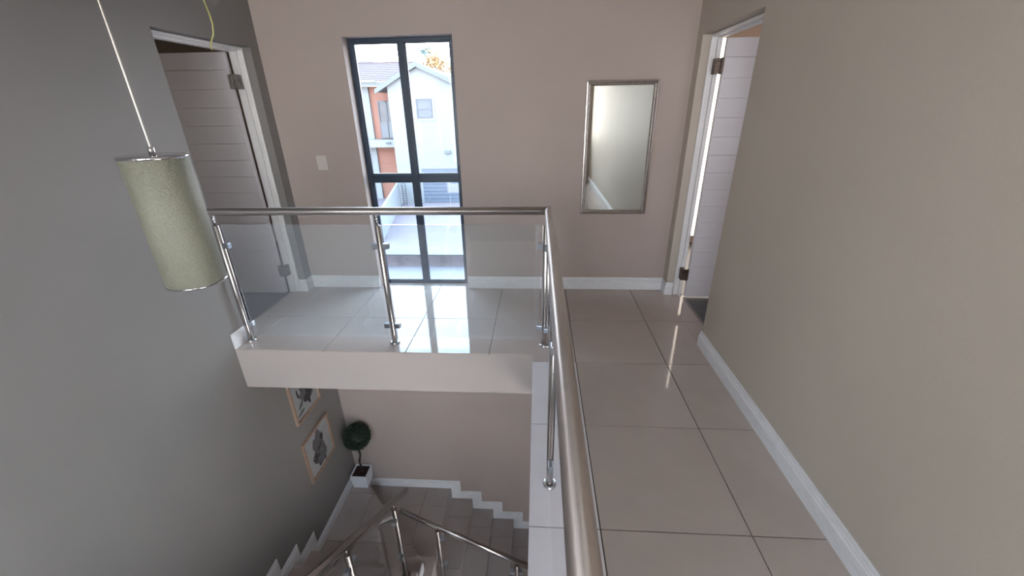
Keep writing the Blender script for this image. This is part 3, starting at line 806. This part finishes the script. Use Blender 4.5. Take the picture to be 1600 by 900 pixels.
# garage door of horizontal slats
ga = MB().box(-7.66, -3.9, YH-.01, YH-.002, -3.56, -1.60).build('garage_door', 'h_frame', hs)
for k in range(9):
    z = -3.55+.215*k
    MB().box(-7.64, -3.92, YH-.04, YH-.011, z+.012, z+.203).build('slat', 'h_garage', ga)
MB().box(-6.22, -5.98, YH-.06, YH-.041, -3.0, -2.2).box(-5.98, -5.2, YH-.06, YH-.041, -2.98, -2.45).build('garage_window', 'h_surround', ga)
# recessed left wing
MB().box(-9.13, -10.72, 23.5, 29, -3.6, 2.85).build('terracotta_wall', 'h_orange', hs)
MB().box(-10.72, -16, 23.35, 29, -3.6, 2.85).build('wing_wall', 'h_white', hs)
MB().box(-9.13, -16, 22.6, 23.5, -.43, -.02).build('balcony_slab', 'h_white', hs)
d = MB().box(-10.29, -9.2, 23.44, 23.49, .02, 2.08).build('sliding_door', 'h_glass', hs)
MB().box(-10.29, -10.22, 23.40, 23.44, .02, 2.08).box(-9.82, -9.75, 23.40, 23.44, .02, 2.08).box(-10.22, -9.2, 23.40, 23.44, 2.0, 2.08).build('door_stile', 'h_frame', d)
MB().box(-10.22, -9.82, 23.36, 23.39, .03, .93).build('balustrade_pane', 'h_pale_glass', d)
MB().box(-9.77, -9.2, 23.36, 23.39, .03, .93).build('balustrade_pane', 'h_pale_glass', d)
MB().box(-9.78, -9.5, 22.54, 22.6, -.24, -.14).build('spout', 'h_frame', hs)
MB().box(-9.6, -16, 22.85, 23.1, 2.84, 3.03).build('eaves_board', 'h_fascia', hs)
MB().box(-10.0, -16, 22.80, 22.85, 3.02, 3.14).build('gutter', 'h_surround', hs)
for k in range(10):
    ya, za = 22.85+.30*k, 3.06+.115*k
    b = MB().prism([(ya, za), (ya+.34, za+.11), (ya+.34, za+.16), (ya, za+.06)], lambda u, v, t: (t, u, v), -16, -8.6)
    b.build('roof_tile_row', 'h_tile', hs)
MB().box(-16, -8.6, 25.8, 26.0, 4.15, 4.30).build('ridge_tiles', 'h_tile', hs)
MB().box(-12.6, -11.4, 26.2, 26.8, 4.1, 4.62).build('chimney', 'h_surround', hs)

# boundary wall, lattice gate
bw = thing('boundary_wall', 'white boundary wall running away from the window towards the house', 'wall')
b = MB()
P0, P1 = Vector((-9.05, 21.8)), Vector((-7.5, 14.2)); dd = (P1-P0).normalized(); nn = Vector((-dd.y, dd.x))*-.12
for p, q, z_, z__ in ((P0, P1, -2.42, -2.42),):
    b.v += [(P0.x, P0.y, -3.6), (P1.x, P1.y, -3.6), (P1.x, P1.y, -2.45), (P0.x, P0.y, -2.30),
            (P0.x+nn.x, P0.y+nn.y, -3.6), (P1.x+nn.x, P1.y+nn.y, -3.6), (P1.x+nn.x, P1.y+nn.y, -2.45), (P0.x+nn.x, P0.y+nn.y, -2.30)]
    b.f += [(0,1,2,3), (7,6,5,4), (0,4,5,1), (1,5,6,2), (2,6,7,3), (3,7,4,0)]
b.build('wall_run', 'b_wall', bw)
MB().box(-9.9, -8.98, 17.55, 17.75, -3.6, -2.36).build('pier', 'b_wall', bw)
MB().box(-9.02, -8.94, 17.50, 17.548, -2.75, -2.48).build('plaque', 'h_surround', bw)
gt = MB()
gt.box(-8.84, -8.80, 21.5, 21.54, -3.58, -2.25).box(-8.62, -8.58, 21.5, 21.54, -3.58, -2.25)
for k in range(9):
    z = -3.5+.14*k; gt.box(-8.80, -8.62, 21.5, 21.53, z, z+.04)
tag(gt.build('lattice_gate', 'gate'), 'narrow grey lattice gate post between the boundary wall and the house', 'gate')

# tree behind the gable
tr = thing('tree', 'orange and green tree top rising behind the gable roof', 'tree')
MB().tube([(-9.2, 32, -3.6), (-9.1, 32, 1), (-9.2, 32, 5)], [.22, .16, .05], 10).build('trunk', 'bark', tr)
def fol(cx, cy, cz, rx_, ry_, rz_, n, mt, size):
    b = MB()
    for k in range(n):
        v = Vector((random.gauss(0, .5), random.gauss(0, .5), random.gauss(0, .5)))
        c = Vector((cx+v.x*rx_, cy+v.y*ry_, cz+v.z*rz_))
        d = Vector((random.uniform(-1, 1), random.uniform(-1, 1), random.uniform(-.6, 1))).normalized()
        t_ = d.cross(Vector((random.uniform(-1, 1), random.uniform(-1, 1), random.uniform(-1, 1)))).normalized()
        L = size*random.uniform(.6, 1.3); W = L*.35
        b.quad(tuple(c), tuple(c+d*L*.5+t_*W), tuple(c+d*L), tuple(c+d*L*.5-t_*W))
    return tag(b.build('foliage', mt, tr), kind='stuff')
fol(-8.6, 32, 4.65, 1.1, .9, .75, 900, 't_leaf', .20)
fol(-9.25, 32, 5.45, .4, .4, .22, 70, 't_leaf2', .30)
fol(-7.0, 32, 4.0, .4, .4, .35, 50, 't_leaf2', .28)
